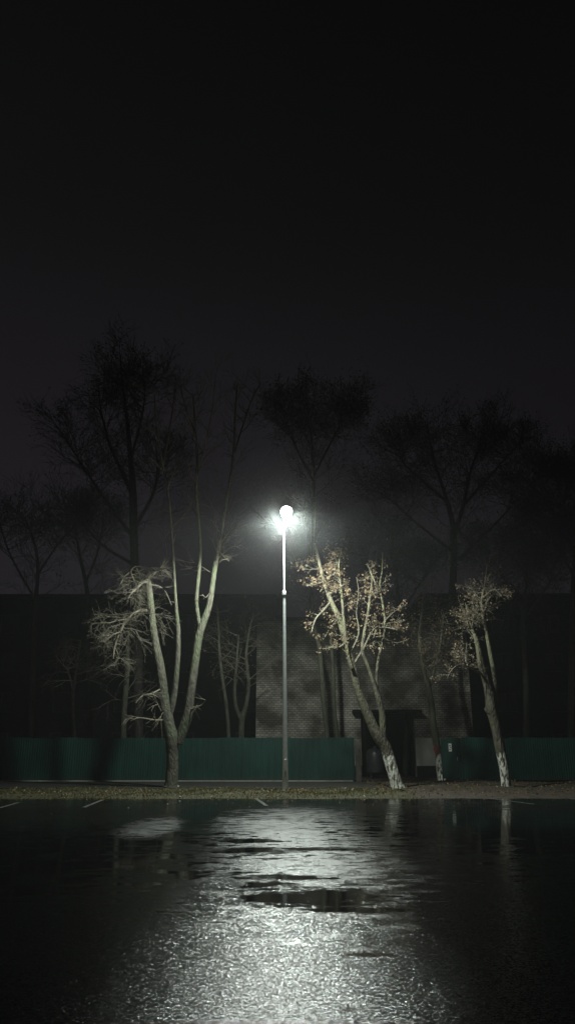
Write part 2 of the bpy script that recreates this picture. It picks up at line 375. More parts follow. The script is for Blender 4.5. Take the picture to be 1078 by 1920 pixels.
# painted bay lines
def gpt(px, py):
    du = (CY - py) / F_PX
    dy = math.cos(PITCH) - du * math.sin(PITCH); dz = math.sin(PITCH) + du * math.cos(PITCH)
    t = -CAMH / dz; return Vector(((px - CX) / F_PX * t, dy * t, 0.004))
lines = [(35, 1505, 0, 1515), (192, 1500, 158, 1514), (478, 1496, 500, 1511), (893, 1494, 1001, 1508), (1034, 1494, 1100, 1501)]
for (a, b1, c, d) in lines:
    p0, p1 = gpt(a, b1), gpt(c, d); t = (p1 - p0).normalized(); w = Vector((-t.y, t.x, 0)) * 0.055
    q = MB(); q.quad(p0 + w, p0 - w, p1 - w, p1 + w); tag(q.build('bay_line', M_line), kind='structure')

# ------------------------------------------------------------------ street lamp
LY = 28.3
lb = P(535, 1487, LY); lb.z = 0.03
LH = P(535, 960, LY).z
lamp = thing('street_lamp', (lb.x, LY, 0.0), 'tall tapering grey lamp post with its bright lamp lit on the grass verge', 'street lamp')
pl = MB()
xt = P(532, 960, LY).x
def lx(z): return lb.x + (xt - lb.x) * z / LH
zc = P(532, 1113, LY).z
pts = [(Vector((lx(z), LY, z)), r) for z, r in ((0.0, 0.105), (0.5, 0.104), (1.6, 0.094), (3, 0.080), (5, 0.064), (zc, 0.052))]
pl.tube(pts, 16)
pts = [(Vector((lx(z), LY, z)), r) for z, r in ((zc, 0.036), (8.8, 0.033), (LH + 0.05, 0.030))]
pl.tube(pts, 12)
pl.build('pole', M_galv, lamp, smooth=False)
c_ = MB(); c_.tube([(Vector((lx(zc), LY, zc - 0.07)), 0.058), (Vector((lx(zc), LY, zc - 0.05)), 0.075), (Vector((lx(zc), LY, zc + 0.05)), 0.075), (Vector((lx(zc), LY, zc + 0.12)), 0.05)], 14)
c_.build('collar', M_galv, lamp)
c_ = MB(); c_.box(lb.x - 0.19, lb.x + 0.19, LY - 0.19, LY + 0.19, 0.03, 0.065)
bevel(c_.build('base_plate', M_galv, lamp), 0.006)
for sx_ in (-1, 1):
    for sy_ in (-1, 1):
        c_ = MB(); c_.tube([(Vector((lb.x + sx_ * 0.145, LY + sy_ * 0.145, 0.05)), 0.018), (Vector((lb.x + sx_ * 0.145, LY + sy_ * 0.145, 0.115)), 0.018)], 6)
        c_.build('bolt', M_galv, lamp)
c_ = MB(); c_.box(lb.x - 0.045, lb.x + 0.045, LY - 0.112, LY - 0.06, 0.75, 1.15); bevel(c_.build('hatch', M_galv, lamp), 0.006)
# lamp head: shallow housing tipped towards the lot with a domed lens below
hx = P(537, 960, LY).x
hc = Vector((hx, LY - 0.18, LH - 0.04))
hd = MB()
TILT = math.radians(-48)
R_ = Matrix.Rotation(TILT, 3, 'X')
def ring(profile, sides, sxx, syy):
    m_ = MB()
    for (rr, zz) in profile:
        for k in range(sides):
            an = 2 * math.pi * k / sides; q = R_ @ Vector((math.cos(an) * rr * sxx, math.sin(an) * rr * syy, zz)) + hc
            m_.v.append(tuple(q))
    for i in range(len(profile) - 1):
        for k in range(sides):
            k2 = (k + 1) % sides; m_.f.append((i * sides + k, i * sides + k2, (i + 1) * sides + k2, (i + 1) * sides + k))
    m_.f.append(tuple(reversed(range(sides)))); m_.f.append(tuple((len(profile) - 1) * sides + k for k in range(sides)))
    return m_
head = ring([(1.0, 0.0), (1.04, 0.03), (1.0, 0.08), (0.75, 0.14), (0.4, 0.17)], 28, 0.22, 0.23).build('lamp_head', M_head, lamp, smooth=True)
m, nt, b = newmat('lit_lens'); M_lens = m
nt.nodes.remove(b); em = N(nt, 'ShaderNodeEmission'); em.inputs[0].default_value = (0.95, 1.0, 0.90, 1); em.inputs[1].default_value = 420.0
L(nt, em.outputs[0], nt.nodes['Material Output'].inputs[0])
lens = ring([(0.15, -0.25), (0.45, -0.235), (0.72, -0.19), (0.90, -0.11), (0.96, -0.002)], 28, 0.22, 0.23)
lo = lens.build('lens', M_lens, head, smooth=True)
lo.matrix_parent_inverse = Matrix.Identity(4)
head_w = Vector(lamp.location)
lo.matrix_parent_inverse = Matrix.Translation(Vector((0, 0, 0)))
c_ = MB(); c_.tube([(Vector((lx(LH), LY, LH - 0.10)), 0.045), (Vector((lx(LH), LY, LH + 0.06)), 0.045), (hc + Vector((0, 0.08, 0.08)), 0.035)], 10)
c_.build('bracket', M_galv, lamp)
# the light the lamp throws
ld = bpy.data.lights.new('lamp_light', 'SPOT'); ld.energy = LAMP_W; ld.color = LAMP_COL
ld.spot_size = math.radians(168); ld.spot_blend = 0.22; ld.shadow_soft_size = 0.24
lt = bpy.data.objects.new('lamp_light', ld); COL.objects.link(lt)
lt.location = (hx, LY - 0.46, LH - 0.20); lt.rotation_euler = (math.radians(3), 0, 0)

# ------------------------------------------------------------------ fences
def corrugated(x0, x1, z0, z1, y, pitch=0.115, dep=0.022, seed=0):
    rg_ = random.Random(seed); m_ = MB(); prof = []
    x = x0
    while x < x1 - 1e-6:
        for fx, yy in ((0.0, 0), (0.38, 0), (0.5, 1), (0.88, 1)):
            xx = x + fx * pitch
            if xx <= x1: prof.append((xx, y - yy * dep + rg_.uniform(-0.0015, 0.0015)))
        x += pitch
    prof.append((x1, y))
    n = len(prof)
    for z in (z0, z1):
        for (a, b_) in prof: m_.v.append((a, b_, z))
    for z in (z1, z0):
        for (a, b_) in prof: m_.v.append((a, b_ + 0.004, z))
    for i in range(n - 1):
        m_.f.append((i, i + 1, n + i + 1, n + i))
        m_.f.append((2 * n + i, 2 * n + i + 1, 3 * n + i + 1, 3 * n + i))
        m_.f.append((n + i, n + i + 1, 2 * n + i + 1, 2 * n + i))
    return m_
def fence(x0, x1, label, seed):
    t = thing('metal_fence', ((x0 + x1) / 2, YF, 0), label, 'fence')
    rg_ = random.Random(seed); x = x0; k = 0
    while x < x1 - 0.05:
        xe = min(x + 1.15, x1); dz = rg_.uniform(-0.022, 0.022); dy = rg_.uniform(-0.004, 0.004) + (0.006 if k % 2 else 0)
        corrugated(x, xe, 0.08 + dz, 2.03 + dz, YF + dy, seed=seed * 100 + k).build('sheet', M_green, t)
        x = xe; k += 1
    x = x0 + 0.05
    while x < x1:
        p = MB(); p.box(x - 0.03, x + 0.03, YF + 0.05, YF + 0.11, 0, 2.0); p.build('post', M_darksteel, t); x += 2.5
    for z in (0.45, 1.65):
        p = MB(); p.box(x0, x1, YF + 0.014, YF + 0.046, z - 0.02, z + 0.02); p.build('rail', M_darksteel, t)
    return t
xa = P(664, 1400, YF).x; xb = P(866, 1400, YF).x
fence(-24.0, xa, 'long dark green corrugated sheet fence left of the gateway', 1)
fence(xb, 24.0, 'dark green corrugated sheet fence right of the gateway door', 2)
# gate pillar at the end of the left fence
gx = P(671, 1400, YF).x
g_ = MB(); g_.box(gx - 0.13, gx + 0.13, YF - 0.1, YF + 0.2, -0.02, 1.92); pil = bevel(g_.build('gate_pillar', simple('brown_concrete', (0.05, 0.045, 0.038), (0.11, 0.10, 0.085), 5, 0.8, 0.4)), 0.02)
tag(pil, 'square grey brown pillar ending the left green fence at the gateway', 'pillar')
# sheet door with a notice
dx0, dx1 = P(826, 1400, YF + .1).x, P(860, 1400, YF + .1).x
gate = thing('metal_door', ((dx0 + dx1) / 2, YF, 0), 'narrow dark green metal door with a small white notice, beside the right fence', 'door')
g_ = MB(); g_.box(dx0 + 0.05, dx1 - 0.05, YF + 0.10, YF + 0.13, 0.16, 1.98)
m_dg = simple('dark_green_steel', (0.008, 0.035, 0.026), (0.014, 0.05, 0.038), 3, 0.5, 0.1)
g_.build('door_panel', m_dg, gate)
g_ = MB(); g_.box(dx0, dx0 + 0.05, YF + 0.08, YF + 0.14, 0, 2.03); g_.box(dx1 - 0.05, dx1, YF + 0.08, YF + 0.14, 0, 2.03); g_.box(dx0 + .05, dx1 - .05, YF + 0.08, YF + 0.14, 1.985, 2.03)
g_.build('door_frame', m_dg, gate)
g_ = MB(); g_.tube([(Vector((dx1 - 0.13, YF + 0.06, 0.98)), 0.012), (Vector((dx1 - 0.13, YF + 0.06, 1.14)), 0.012)], 8); g_.build('handle', M_galv, gate)
nx, nzb, nzt = P(844, 1400, YF).x, P(844, 1409, YF).z, P(844, 1394, YF).z
g_ = MB(); g_.box(nx - 0.075, nx + 0.075, YF + 0.088, YF + 0.098, nzb, nzt); no_ = g_.build('notice', M_notice, gate)
g_ = MB()
hgt = nzt - nzb
g_.box(nx - 0.05, nx + 0.03, YF + 0.084, YF + 0.0875, nzb + hgt * 0.66, nzb + hgt * 0.78)
g_.box(nx - 0.02, nx + 0.055, YF + 0.084, YF + 0.0875, nzb + hgt * 0.44, nzb + hgt * 0.52)
g_.box(nx - 0.05, nx + 0.02, YF + 0.084, YF + 0.0875, nzb + hgt * 0.2, nzb + hgt * 0.28)
g_.build('lettering', M_mark, no_).matrix_parent_inverse = Matrix.Identity(4)
# post between door and fence
px_ = (dx1 + xb) / 2
g_ = MB(); g_.box(dx1 + 0.02, xb - 0.02, YF + 0.02, YF + 0.16, -0.02, 2.0); tag(bevel(g_.build('gate_post', m_dg), 0.008), 'dark square steel post between the notice door and the right fence', 'post')

# ------------------------------------------------------------------ brick building with a dark gateway
BX0, BX1 = P(480, 1350, YB).x, P(885, 1350, YB).x
OX0, OX1 = P(676, 1350, YB).x, P(776, 1350, YB).x
OZ = P(700, 1337, YB).z; BH = P(600, 1165, YB).z
PX1 = P(846, 1400, YB).x
bld = thing('brick_building', ((BX0 + BX1) / 2, YB, 0), 'pale brick building with a tall black gateway, behind the fence', 'building')
g_ = MB()
g_.box(BX0, OX0, YB, YB + 0.5, 0.0, BH)
g_.box(OX0, OX1, YB, YB + 0.5, OZ, BH)
g_.box(OX1, BX1, YB, YB + 0.5, 0.0, BH)
g_.box(BX0, BX0 + 0.5, YB + 0.5, YB + 12, 0.0, BH); g_.box(BX1 - 0.5, BX1, YB + 0.5, YB + 12, 0.0, BH); g_.box(BX0 + .5, BX1 - .5, YB + 11.5, YB + 12, 0, BH)
g_.build('wall', M_brick, bld)
g_ = MB(); g_.box(BX0 - 0.25, BX1 + 0.25, YB - 0.28, YB + 12.3, BH, BH + 0.22); g_.build('roof', M_roofd, bld)
zp0, zp1 = P(800, 1436, YB).z, P(800, 1384, YB).z
g_ = MB(); g_.box(OX1 + 0.01, PX1, YB - 0.018, YB - 0.001, zp0, zp1); g_.build('whitewashed_panel', M_patch, bld)
g_ = MB(); g_.box(OX1 + 0.01, BX1, YB - 0.05, YB - 0.001, 0, zp0 - 0.003); g_.build('plinth', M_plinth, bld)
g_ = MB(); g_.box(BX0, OX0 - 0.01, YB - 0.05, YB - 0.001, 0, zp0 - 0.003); g_.build('plinth', M_plinth, bld)
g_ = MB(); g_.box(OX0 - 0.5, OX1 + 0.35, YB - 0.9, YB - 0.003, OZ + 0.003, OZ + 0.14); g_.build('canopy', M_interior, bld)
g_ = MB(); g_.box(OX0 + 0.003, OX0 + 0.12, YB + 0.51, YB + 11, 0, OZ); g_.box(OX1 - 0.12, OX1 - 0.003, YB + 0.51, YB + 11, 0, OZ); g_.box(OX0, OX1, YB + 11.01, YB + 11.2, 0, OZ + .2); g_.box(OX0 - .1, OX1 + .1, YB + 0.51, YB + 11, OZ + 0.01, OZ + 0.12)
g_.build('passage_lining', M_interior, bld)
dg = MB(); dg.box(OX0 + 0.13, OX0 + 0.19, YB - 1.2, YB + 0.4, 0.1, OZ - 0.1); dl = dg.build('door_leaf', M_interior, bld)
# window frames high up (unlit) on the brick front
# rounded tank in the gateway
tk = P(703, 1430, YB - 2.2)
tank = thing('steel_tank', (tk.x, YB - 2.2, 0), 'dark rounded steel tank standing at the left of the gateway behind the leaning tree', 'tank')
g_ = MB(); yy = YB - 2.2
g_.tube([(Vector((tk.x, yy, z)), r) for z, r in ((0.22, 0.30), (0.27, 0.44), (0.35, 0.47), (1.25, 0.47), (1.42, 0.42), (1.52, 0.28), (1.56, 0.1))], 22)
g_.build('tank_body', M_darksteel, tank, smooth=True)
g_ = MB(); g_.tube([(Vector((tk.x, yy, 1.54)), 0.09), (Vector((tk.x, yy, 1.66)), 0.09)], 12); g_.build('cap', M_darksteel, tank)
for a in (0.6, 2.5, 3.9, 5.5):
    g_ = MB(); q = Vector((tk.x + math.cos(a) * .36, yy + math.sin(a) * .36, 0)); g_.tube([(q + Vector((0, 0, -0.02)), 0.03), (q + Vector((0, 0, .32)), 0.03)], 8); g_.build('leg', M_darksteel, tank)

# ------------------------------------------------------------------ long unlit building far behind
def dark_building(name, x0, x1, y, h, dep, label, nwin, rows):
    t = thing(name, ((x0 + x1) / 2, y, 0), label, 'building')
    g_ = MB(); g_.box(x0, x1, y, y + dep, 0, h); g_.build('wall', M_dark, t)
    g_ = MB(); g_.box(x0 - 0.4, x1 + 0.4, y - 0.4, y + dep + 0.4, h, h + 0.3); g_.build('roof', M_roofd, t)
    for r_i in range(rows):
        zz = 1.2 + r_i * (h - 1.0) / rows
        for i in range(nwin):
            xc = x0 + (i + 0.5) * (x1 - x0) / nwin
            g_ = MB()
            for (a, b_, c, d) in ((xc - .8, xc + .8, zz, zz + .08), (xc - .8, xc + .8, zz + 1.52, zz + 1.6), (xc - .8, xc - .72, zz + .08, zz + 1.52), (xc + .72, xc + .8, zz + .08, zz + 1.52), (xc - .03, xc + .03, zz + .08, zz + 1.52)):
                g_.box(a, b_, y - 0.06, y - 0.002, c, d)
            f_ = g_.build('window', M_frame, t)
            g_ = MB(); g_.box(xc - .72, xc + .72, y - 0.02, y - 0.004, zz + .08, zz + 1.52)
            g_.build('pane', M_glass, f_).matrix_parent_inverse = Matrix.Identity(4)
    return t
YD = 64.0
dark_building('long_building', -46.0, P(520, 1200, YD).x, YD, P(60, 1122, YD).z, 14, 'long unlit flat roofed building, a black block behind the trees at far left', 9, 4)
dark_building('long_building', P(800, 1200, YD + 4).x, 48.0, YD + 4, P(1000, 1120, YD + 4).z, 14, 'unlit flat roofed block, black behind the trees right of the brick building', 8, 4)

# ------------------------------------------------------------------ trees
def smooth_path(pts, sub=4):
    """pts: list of (Vector, r): Catmull-Rom"""
    out = []
    n = len(pts)
    for i in range(n - 1):
        p0 = pts[max(0, i - 1)]; p1 = pts[i]; p2 = pts[i + 1]; p3 = pts[min(n - 1, i + 2)]
        for k in range(sub):
            t = k / sub
            def cr_(a, b_, c, d): return 0.5 * ((2 * b_) + (-a + c) * t + (2 * a - 5 * b_ + 4 * c - d) * t * t + (-a + 3 * b_ - 3 * c + d) * t ** 3)
            out.append((cr_(p0[0], p1[0], p2[0], p3[0]), p1[1] + (p2[1] - p1[1]) * t))
    out.append(pts[-1]); return out

class Tree:
    def __init__(s, seed, ws=0.78): s.ws = ws; s.rmin = 0.0035; s.r = random.Random(seed); s.trunk = MB(); s.br = MB(); s.lf = MB(); s.tips = []; s.stems = []
    def stem(s, pix, Y, sides=10, rough=0.03, jog=0.004):
        """pix: (px, py, width_px[, dY])"""
        pts = []
        for q in pix:
            dY = q[3] if len(q) > 3 else 0.0
            p = P(q[0], q[1], Y + dY); pts.append((p, max(0.008, s.ws * q[2] * mpp(q[1], Y + dY) / 2)))
        pts = smooth_path(pts, 5)
        # knobbly bark: small bulges
        ph = s.r.uniform(0, 6); out = []
        for i, (p, r) in enumerate(pts):
            out.append((p + Vector((math.sin(i * 0.45 + ph), math.cos(i * 0.37 + ph), 0)) * r * 0.07, r * (1 + 0.025 * math.sin(i * 0.6 + ph) + s.r.uniform(-0.012, 0.015))))
        s.trunk.tube(out, sides, rough=rough, rng=s.r)
        s.stems.append(out); return out
    def grow(s, p, d, Lh, r, lvl, maxl, wander=0.25, trop=0.06, kids=(4, 5, 4), spread=0.8, ksize=(0.52, 0.82), sides=4, tmin=0.25, curl=0.0):
        rr = s.r; n = max(3, min(8, int(Lh / 0.18))); pts = [(p.copy(), r)]; d = d.normalized()
        ax = Vector((rr.gauss(0, 1), rr.gauss(0, 1), rr.gauss(0, 1))).normalized()
        for i in range(n):
            d = d + Vector((rr.gauss(0, 1), rr.gauss(0, 1), rr.gauss(0, 1))) * wander * 0.5 + Vector((0, 0, trop)) + ax.cross(d) * curl
            d.normalize(); p = p + d * (Lh / n); pts.append((p.copy(), max(s.rmin, r * (1 - 0.72 * (i + 1) / n))))
        s.br.tube(pts, sides if lvl < maxl else 3, cap=False)
        if lvl >= maxl: s.tips.append((pts[-1][0], d)); s.tips.append((pts[len(pts) // 2][0], d)); return
        for k in range(kids[min(lvl, len(kids) - 1)]):
            t = tmin + (1 - tmin) * (k + rr.random()) / kids[min(lvl, len(kids) - 1)]; t = min(t, 0.99)
            i = int(t * n); q = pts[i][0].lerp(pts[i + 1][0], t * n - i); rad = pts[i][1]
            dd = (pts[i + 1][0] - pts[i][0]).normalized()
            sd = Vector((rr.gauss(0, 1), rr.gauss(0, 1), rr.gauss(0, 1))); sd = (sd - dd * sd.dot(dd)).normalized()
            nd_ = dd * math.cos(spread) + sd * math.sin(spread) * rr.uniform(0.7, 1.2)
            s.grow(q, nd_, Lh * rr.uniform(*ksize), max(s.rmin, rad * 0.62), lvl + 1, maxl, wander, trop, kids, spread, ksize, sides, tmin, curl)
    def along(s, stem, t0, t1, n, Lh, r, maxl=2, up=0.4, side=None, **kw):
        """start n branches along a stem between fractions t0..t1"""
        for k in range(n):
            t = t0 + (t1 - t0) * (k + s.r.random()) / n; i = min(len(stem) - 2, int(t * (len(stem) - 1)))
            p = stem[i][0].lerp(stem[i + 1][0], t * (len(stem) - 1) - i)
            a = s.r.uniform(0, 2 * math.pi)
            d = Vector((math.cos(a), math.sin(a), up + s.r.uniform(-0.2, 0.3)))
            if side is not None: d = Vector((side * abs(math.cos(a)), math.sin(a) * 0.8, up + s.r.uniform(-0.3, 0.3)))
            f = 1.0 - 0.35 * k / max(1, n)
            s.grow(p, d, Lh * f * s.r.uniform(0.7, 1.25), min(r, stem[i][1] * 0.7) , 1, maxl, **kw)
    def twig(s, pix, Y, maxl=3, n=5, Lh=0.6, **kw):
        """a drawn branch (pixel path) with random twigs on it"""
        pts = [(P(q[0], q[1], Y + (q[3] if len(q) > 3 else 0)), max(0.006, q[2] * mpp(q[1], Y) / 2)) for q in pix]
        pts = smooth_path(pts, 4); s.br.tube(pts, 6, cap=False)
        s.along(pts, 0.2, 1.0, n, Lh, 0.02, maxl, **kw); return pts
    def leaves(s, frac, per, size, spr=0.12):
        rr = s.r
        for (p, d) in s.tips:
            if rr.random() > frac: continue
            for _ in range(rr.randint(1, per)):
                c = p + Vector((rr.gauss(0, spr), rr.gauss(0, spr), rr.gauss(0, spr))); z = size * rr.uniform(0.6, 1.3)
                s.leaf(s.lf, c, z)
    def leaf(s, mb, c, z):
        rr = s.r
        a = Vector((rr.gauss(0, 1), rr.gauss(0, 1), rr.gauss(0, 1) - 0.6)).normalized()
        b_ = a.cross(Vector((rr.gauss(0, 1), rr.gauss(0, 1), rr.gauss(0, 1)))).normalized(); n_ = a.cross(b_)
        i = len(mb.v)
        # a lobed, folded leaf
        for (u, v_, w_) in ((0, 0, 0), (0.35, 0.32, 0.10), (0.55, 0.22, 0.05), (0.8, 0.28, 0.12), (1.0, 0.0, 0.0), (0.8, -0.28, 0.12), (0.55, -0.22, 0.05), (0.35, -0.32, 0.10)):
            q = c + a * (u * z) + b_ * (v_ * z) + n_ * (w_ * z); mb.v.append((q.x, q.y, q.z))
        mb.f += [(i, i + 1, i + 2, i + 3, i + 4), (i, i + 4, i + 5, i + 6, i + 7)]
    def done(s, name, loc, label, group=None, bark=None, twig=None, leaf=None):
        t = thing(name, loc, label, 'tree', group)
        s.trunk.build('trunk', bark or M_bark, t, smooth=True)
        if s.br.f: s.br.build('branches', twig or M_twig, t)
        if s.lf.f: s.lf.build('leaves', leaf or M_leaf, t)
        return t

# --- the big forked tree on the left
T = Tree(11); Y = 32.2
t0 = T.stem([(321, 1483, 38), (322, 1470, 31), (323, 1440, 28), (323, 1405, 29), (324, 1385, 33), (316, 1362, 30), (311, 1330, 27), (306, 1290, 24), (299, 1245, 21), (291, 1200, 19), (285, 1160, 18), (281, 1120, 17), (278, 1092, 16), (275, 1082, 10)], Y, 16)
t1 = T.stem([(334, 1395, 22), (343, 1368, 24), (353, 1335, 23), (360, 1290, 20), (365, 1245, 20), (372, 1200, 19), (380, 1172, 18), (392, 1135, 14), (399, 1095, 13), (404, 1060, 12), (411, 1025, 9), (418, 980, 8), (428, 920, 7), (438, 850, 6), (441, 780, 5), (445, 720, 3)], Y, 14)
t2 = T.stem([(377, 1180, 13), (372, 1158, 10), (369, 1125, 9), (372, 1085, 9), (376, 1030, 7.5), (373, 980, 7), (368, 920, 7), (370, 860, 6), (366, 800, 5), (362, 740, 3)], Y, 12)
t3 = T.stem([(318, 1345, 13), (325, 1312, 15), (331, 1270, 13), (334, 1225, 12), (334, 1180, 11), (331, 1140, 8), (328, 1090, 6), (325, 1040, 6), (321, 980, 6), (315, 920, 5), (303, 860, 5), (294, 800, 4), (290, 740, 3)], Y, 12)
t3b = T.stem([(306, 875, 4), (316, 820, 4, .5), (325, 760, 3, 1), (330, 710, 2, 1.2)], Y, 8)
t2b = T.stem([(370, 890, 5), (386, 830, 4, -.5), (398, 770, 3, -1), (404, 710, 2, -1.5)], Y, 8)
t2c = T.stem([(367, 810, 4), (350, 770, 3, .6), (338, 720, 2, 1)], Y, 8)
t1b = T.stem([(436, 860, 5), (455, 800, 4, .8), (472, 750, 3, 1.2), (488, 720, 2, 1.5)], Y, 8)
for st_, n_ in ((t1, 15), (t2, 11), (t3, 11), (t3b, 9), (t2b, 9), (t2c, 8), (t1b, 10)):
    T.along(st_, 0.55 if st_ in (t1, t2, t3) else 0.15, 1.0, n_, 1.35, 0.03, 3, up=0.7, wander=0.22, trop=0.08, kids=(4, 4, 4), spread=0.7)
# gnarled, drooping branch on the left
kw = dict(wander=0.22, trop=-0.06, kids=(4, 5, 4), spread=0.72, up=0.0, ksize=(0.6, 0.95), curl=0.05)
T.twig([(284, 1150, 7), (272, 1144, 6, -.1), (258, 1147, 5.5, -.3), (244, 1157, 5, -.5), (232, 1172, 5, -.6), (224, 1190, 4, -.7), (216, 1210, 3, -.8), (213, 1235, 2, -.9)], Y, 3, 16, 1.0, **kw)
T.twig([(240, 1162, 3, -.5), (225, 1163, 2.5, -.9), (205, 1168, 2, -1.1), (190, 1168, 1.5, -1.2)], Y, 3, 5, 0.6, **kw)
T.twig([(226, 1185, 3, -.7), (212, 1190, 2.4, -.9), (200, 1200, 2, -1.0), (186, 1204, 1.3, -1.1)], Y, 3, 5, 0.6, **kw)
T.twig([(215, 1212, 2.5, -.8), (222, 1230, 2, -.5), (215, 1250, 1.3, -.5)], Y, 3, 4, 0.5, **kw)
T.twig([(279, 1092, 8), (268, 1092, 6, -.2), (257, 1103, 5, -.4), (247, 1112, 3.5, -.6), (238, 1128, 2, -.7)], Y, 3, 11, 0.85, **kw)
T.twig([(258, 1102, 4, -.3), (250, 1085, 3, -.1), (246, 1070, 3, .1), (256, 1062, 2, .3), (268, 1064, 1.5, .4)], Y, 3, 6, 0.6, **kw)
T.twig([(246, 1072, 3, .1), (235, 1080, 2, 0), (226, 1095, 1.3, -.2)], Y, 3, 5, 0.5, **kw)
T.twig([(276, 1088, 5), (285, 1072, 3, -.4), (298, 1068, 2.4, -.7), (310, 1066, 1.6, -.9)], Y, 3, 7, 0.55, **kw)
T.twig([(280, 1096, 5), (300, 1100, 3, .4), (312, 1112, 2.2, .6), (322, 1135, 1.5, .7)], Y, 2, 4, 0.5, **kw)
T.twig([(411, 1034, 4), (420, 1044, 2.5, -.3), (430, 1052, 1.6, -.5)], Y, 2, 4, 0.35, **kw)
T.twig([(395, 1110, 3), (386, 1120, 1.6, -.3), (380, 1114, 1.2, -.4)], Y, 2, 3, 0.25, **kw)
# water shoots lower down
for pp in ([(305, 1290, 3), (285, 1300, 2.4, -.6), (268, 1304, 2, -.8), (255, 1318, 1.5, -1)], [(308, 1350, 4), (290, 1350, 2.6, -.6), (262, 1346, 2.2, -.9), (245, 1352, 1.6, -1)],
           [(356, 1330, 3), (366, 1328, 2.4, -.4), (378, 1322, 2, -.6), (386, 1312, 1.3, -.7)], [(306, 1340, 3, 0), (296, 1320, 2, -.4), (286, 1296, 1.6, -.6)]):
    T.twig(pp, Y, 2, 4, 0.6, **kw)
T.along(t0, 0.35, 0.62, 4, 0.9, 0.015, 2, side=-1, **kw)
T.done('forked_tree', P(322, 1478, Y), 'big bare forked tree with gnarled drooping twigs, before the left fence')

# --- leaning whitewashed tree in front of the gateway
T = Tree(23); Y = 32.2
a0 = T.stem([(748, 1484, 40), (742, 1470, 30), (736, 1445, 29), (729, 1420, 28), (721, 1400, 28), (709, 1380, 27), (697, 1358, 25), (684, 1328, 22), (672, 1296, 19), (663, 1262, 17), (654, 1225, 16), (645, 1190, 15), (635, 1160, 13), (622, 1130, 11), (612, 1104, 10), (603, 1075, 9), (597, 1048, 7), (590, 1018, 3)], Y, 16)
a1 = T.stem([(722, 1408, 20), (719, 1388, 18), (718, 1365, 16), (716, 1340, 16), (711, 1315, 14), (705, 1295, 12), (697, 1272, 9), (688, 1245, 8), (679, 1220, 8), (683, 1185, 8), (690, 1150, 7), (694, 1115, 6), (697, 1085, 4), (691, 1062, 1.5)], Y, 12)
a2 = T.stem([(709, 1312, 9), (706, 1280, 8), (707, 1250, 7), (714, 1215, 6), (721, 1180, 5.5), (720, 1150, 5), (714, 1115, 5), (711, 1100, 4.5), (716, 1070, 3), (717, 1035, 1.2)], Y + .2, 10)
a3 = T.stem([(660, 1255, 9), (652, 1225, 7), (648, 1195, 6.5), (644, 1160, 6.5), (641, 1120, 6.5), (637, 1085, 5), (635, 1060, 4, .1), (640, 1030, 1.5)], Y - .3, 10)
a4 = T.stem([(700, 1212, 4), (701, 1195, 5), (704, 1180, 3)], Y, 8)
kw = dict(wander=0.24, trop=0.03, kids=(4, 4, 3), spread=0.85)
for pp in ([(640, 1118, 4), (628, 1100, 3), (612, 1092, 2), (600, 1110, 1.4)], [(638, 1090, 3), (625, 1075, 3, -.3), (612, 1088, 2, -.6)], [(642, 1104, 4, -.3), (630, 1102, 3, -.3), (618, 1114, 2, -.5)],
           [(690, 1120, 4), (702, 1113, 3), (711, 1103, 3)], [(711, 1104, 4, .2), (702, 1090, 3), (694, 1070, 2), (688, 1058, 1.2)],
           [(650, 1235, 4), (672, 1190, 3), (668, 1150, 2), (672, 1110, 1.5), (668, 1082, 1)], [(620, 1128, 5), (606, 1145, 4, -.4), (592, 1160, 3, -.7), (584, 1185, 2, -.8)],
           [(608, 1090, 4), (590, 1096, 2, -.5), (574, 1098, 1.4, -.9)], [(600, 1066, 3), (580, 1068, 1.6, .5), (562, 1062, 1, .8)], [(679, 1222, 4), (700, 1180, 3, -.3), (720, 1176, 2, -.5), (740, 1180, 1.4, -.6)],
           [(716, 1170, 3), (735, 1150, 2, .3), (750, 1140, 1.3, .5)], [(660, 1250, 5), (700, 1195, 3, .4), (740, 1205, 2, .6), (765, 1200, 1.3, .8)],
           [(634, 1160, 4), (618, 1180, 3, .4), (606, 1200, 2, .5)], [(648, 1205, 4), (632, 1215, 3, -.4), (612, 1216, 2, -.6)], [(636, 1064, 3), (628, 1045, 1.6, .2), (618, 1032, 1, .4)]):
    T.twig(pp, Y, 2, 7, 0.45, up=0.2, **kw)
for st_, f0, n_ in ((a0, 0.60, 10), (a3, 0.35, 12), (a1, 0.55, 7), (a2, 0.4, 7)):
    T.along(st_, f0, 0.93, n_, 0.6, 0.014, 3, up=0.35, **kw)
T.leaves(0.8, 2, 0.095, 0.06)
T.done('leaning_tree', P(742, 1478, Y), 'leaning forked tree with whitewashed foot and pale dry leaves, nearest the black gateway', bark=M_barkw)

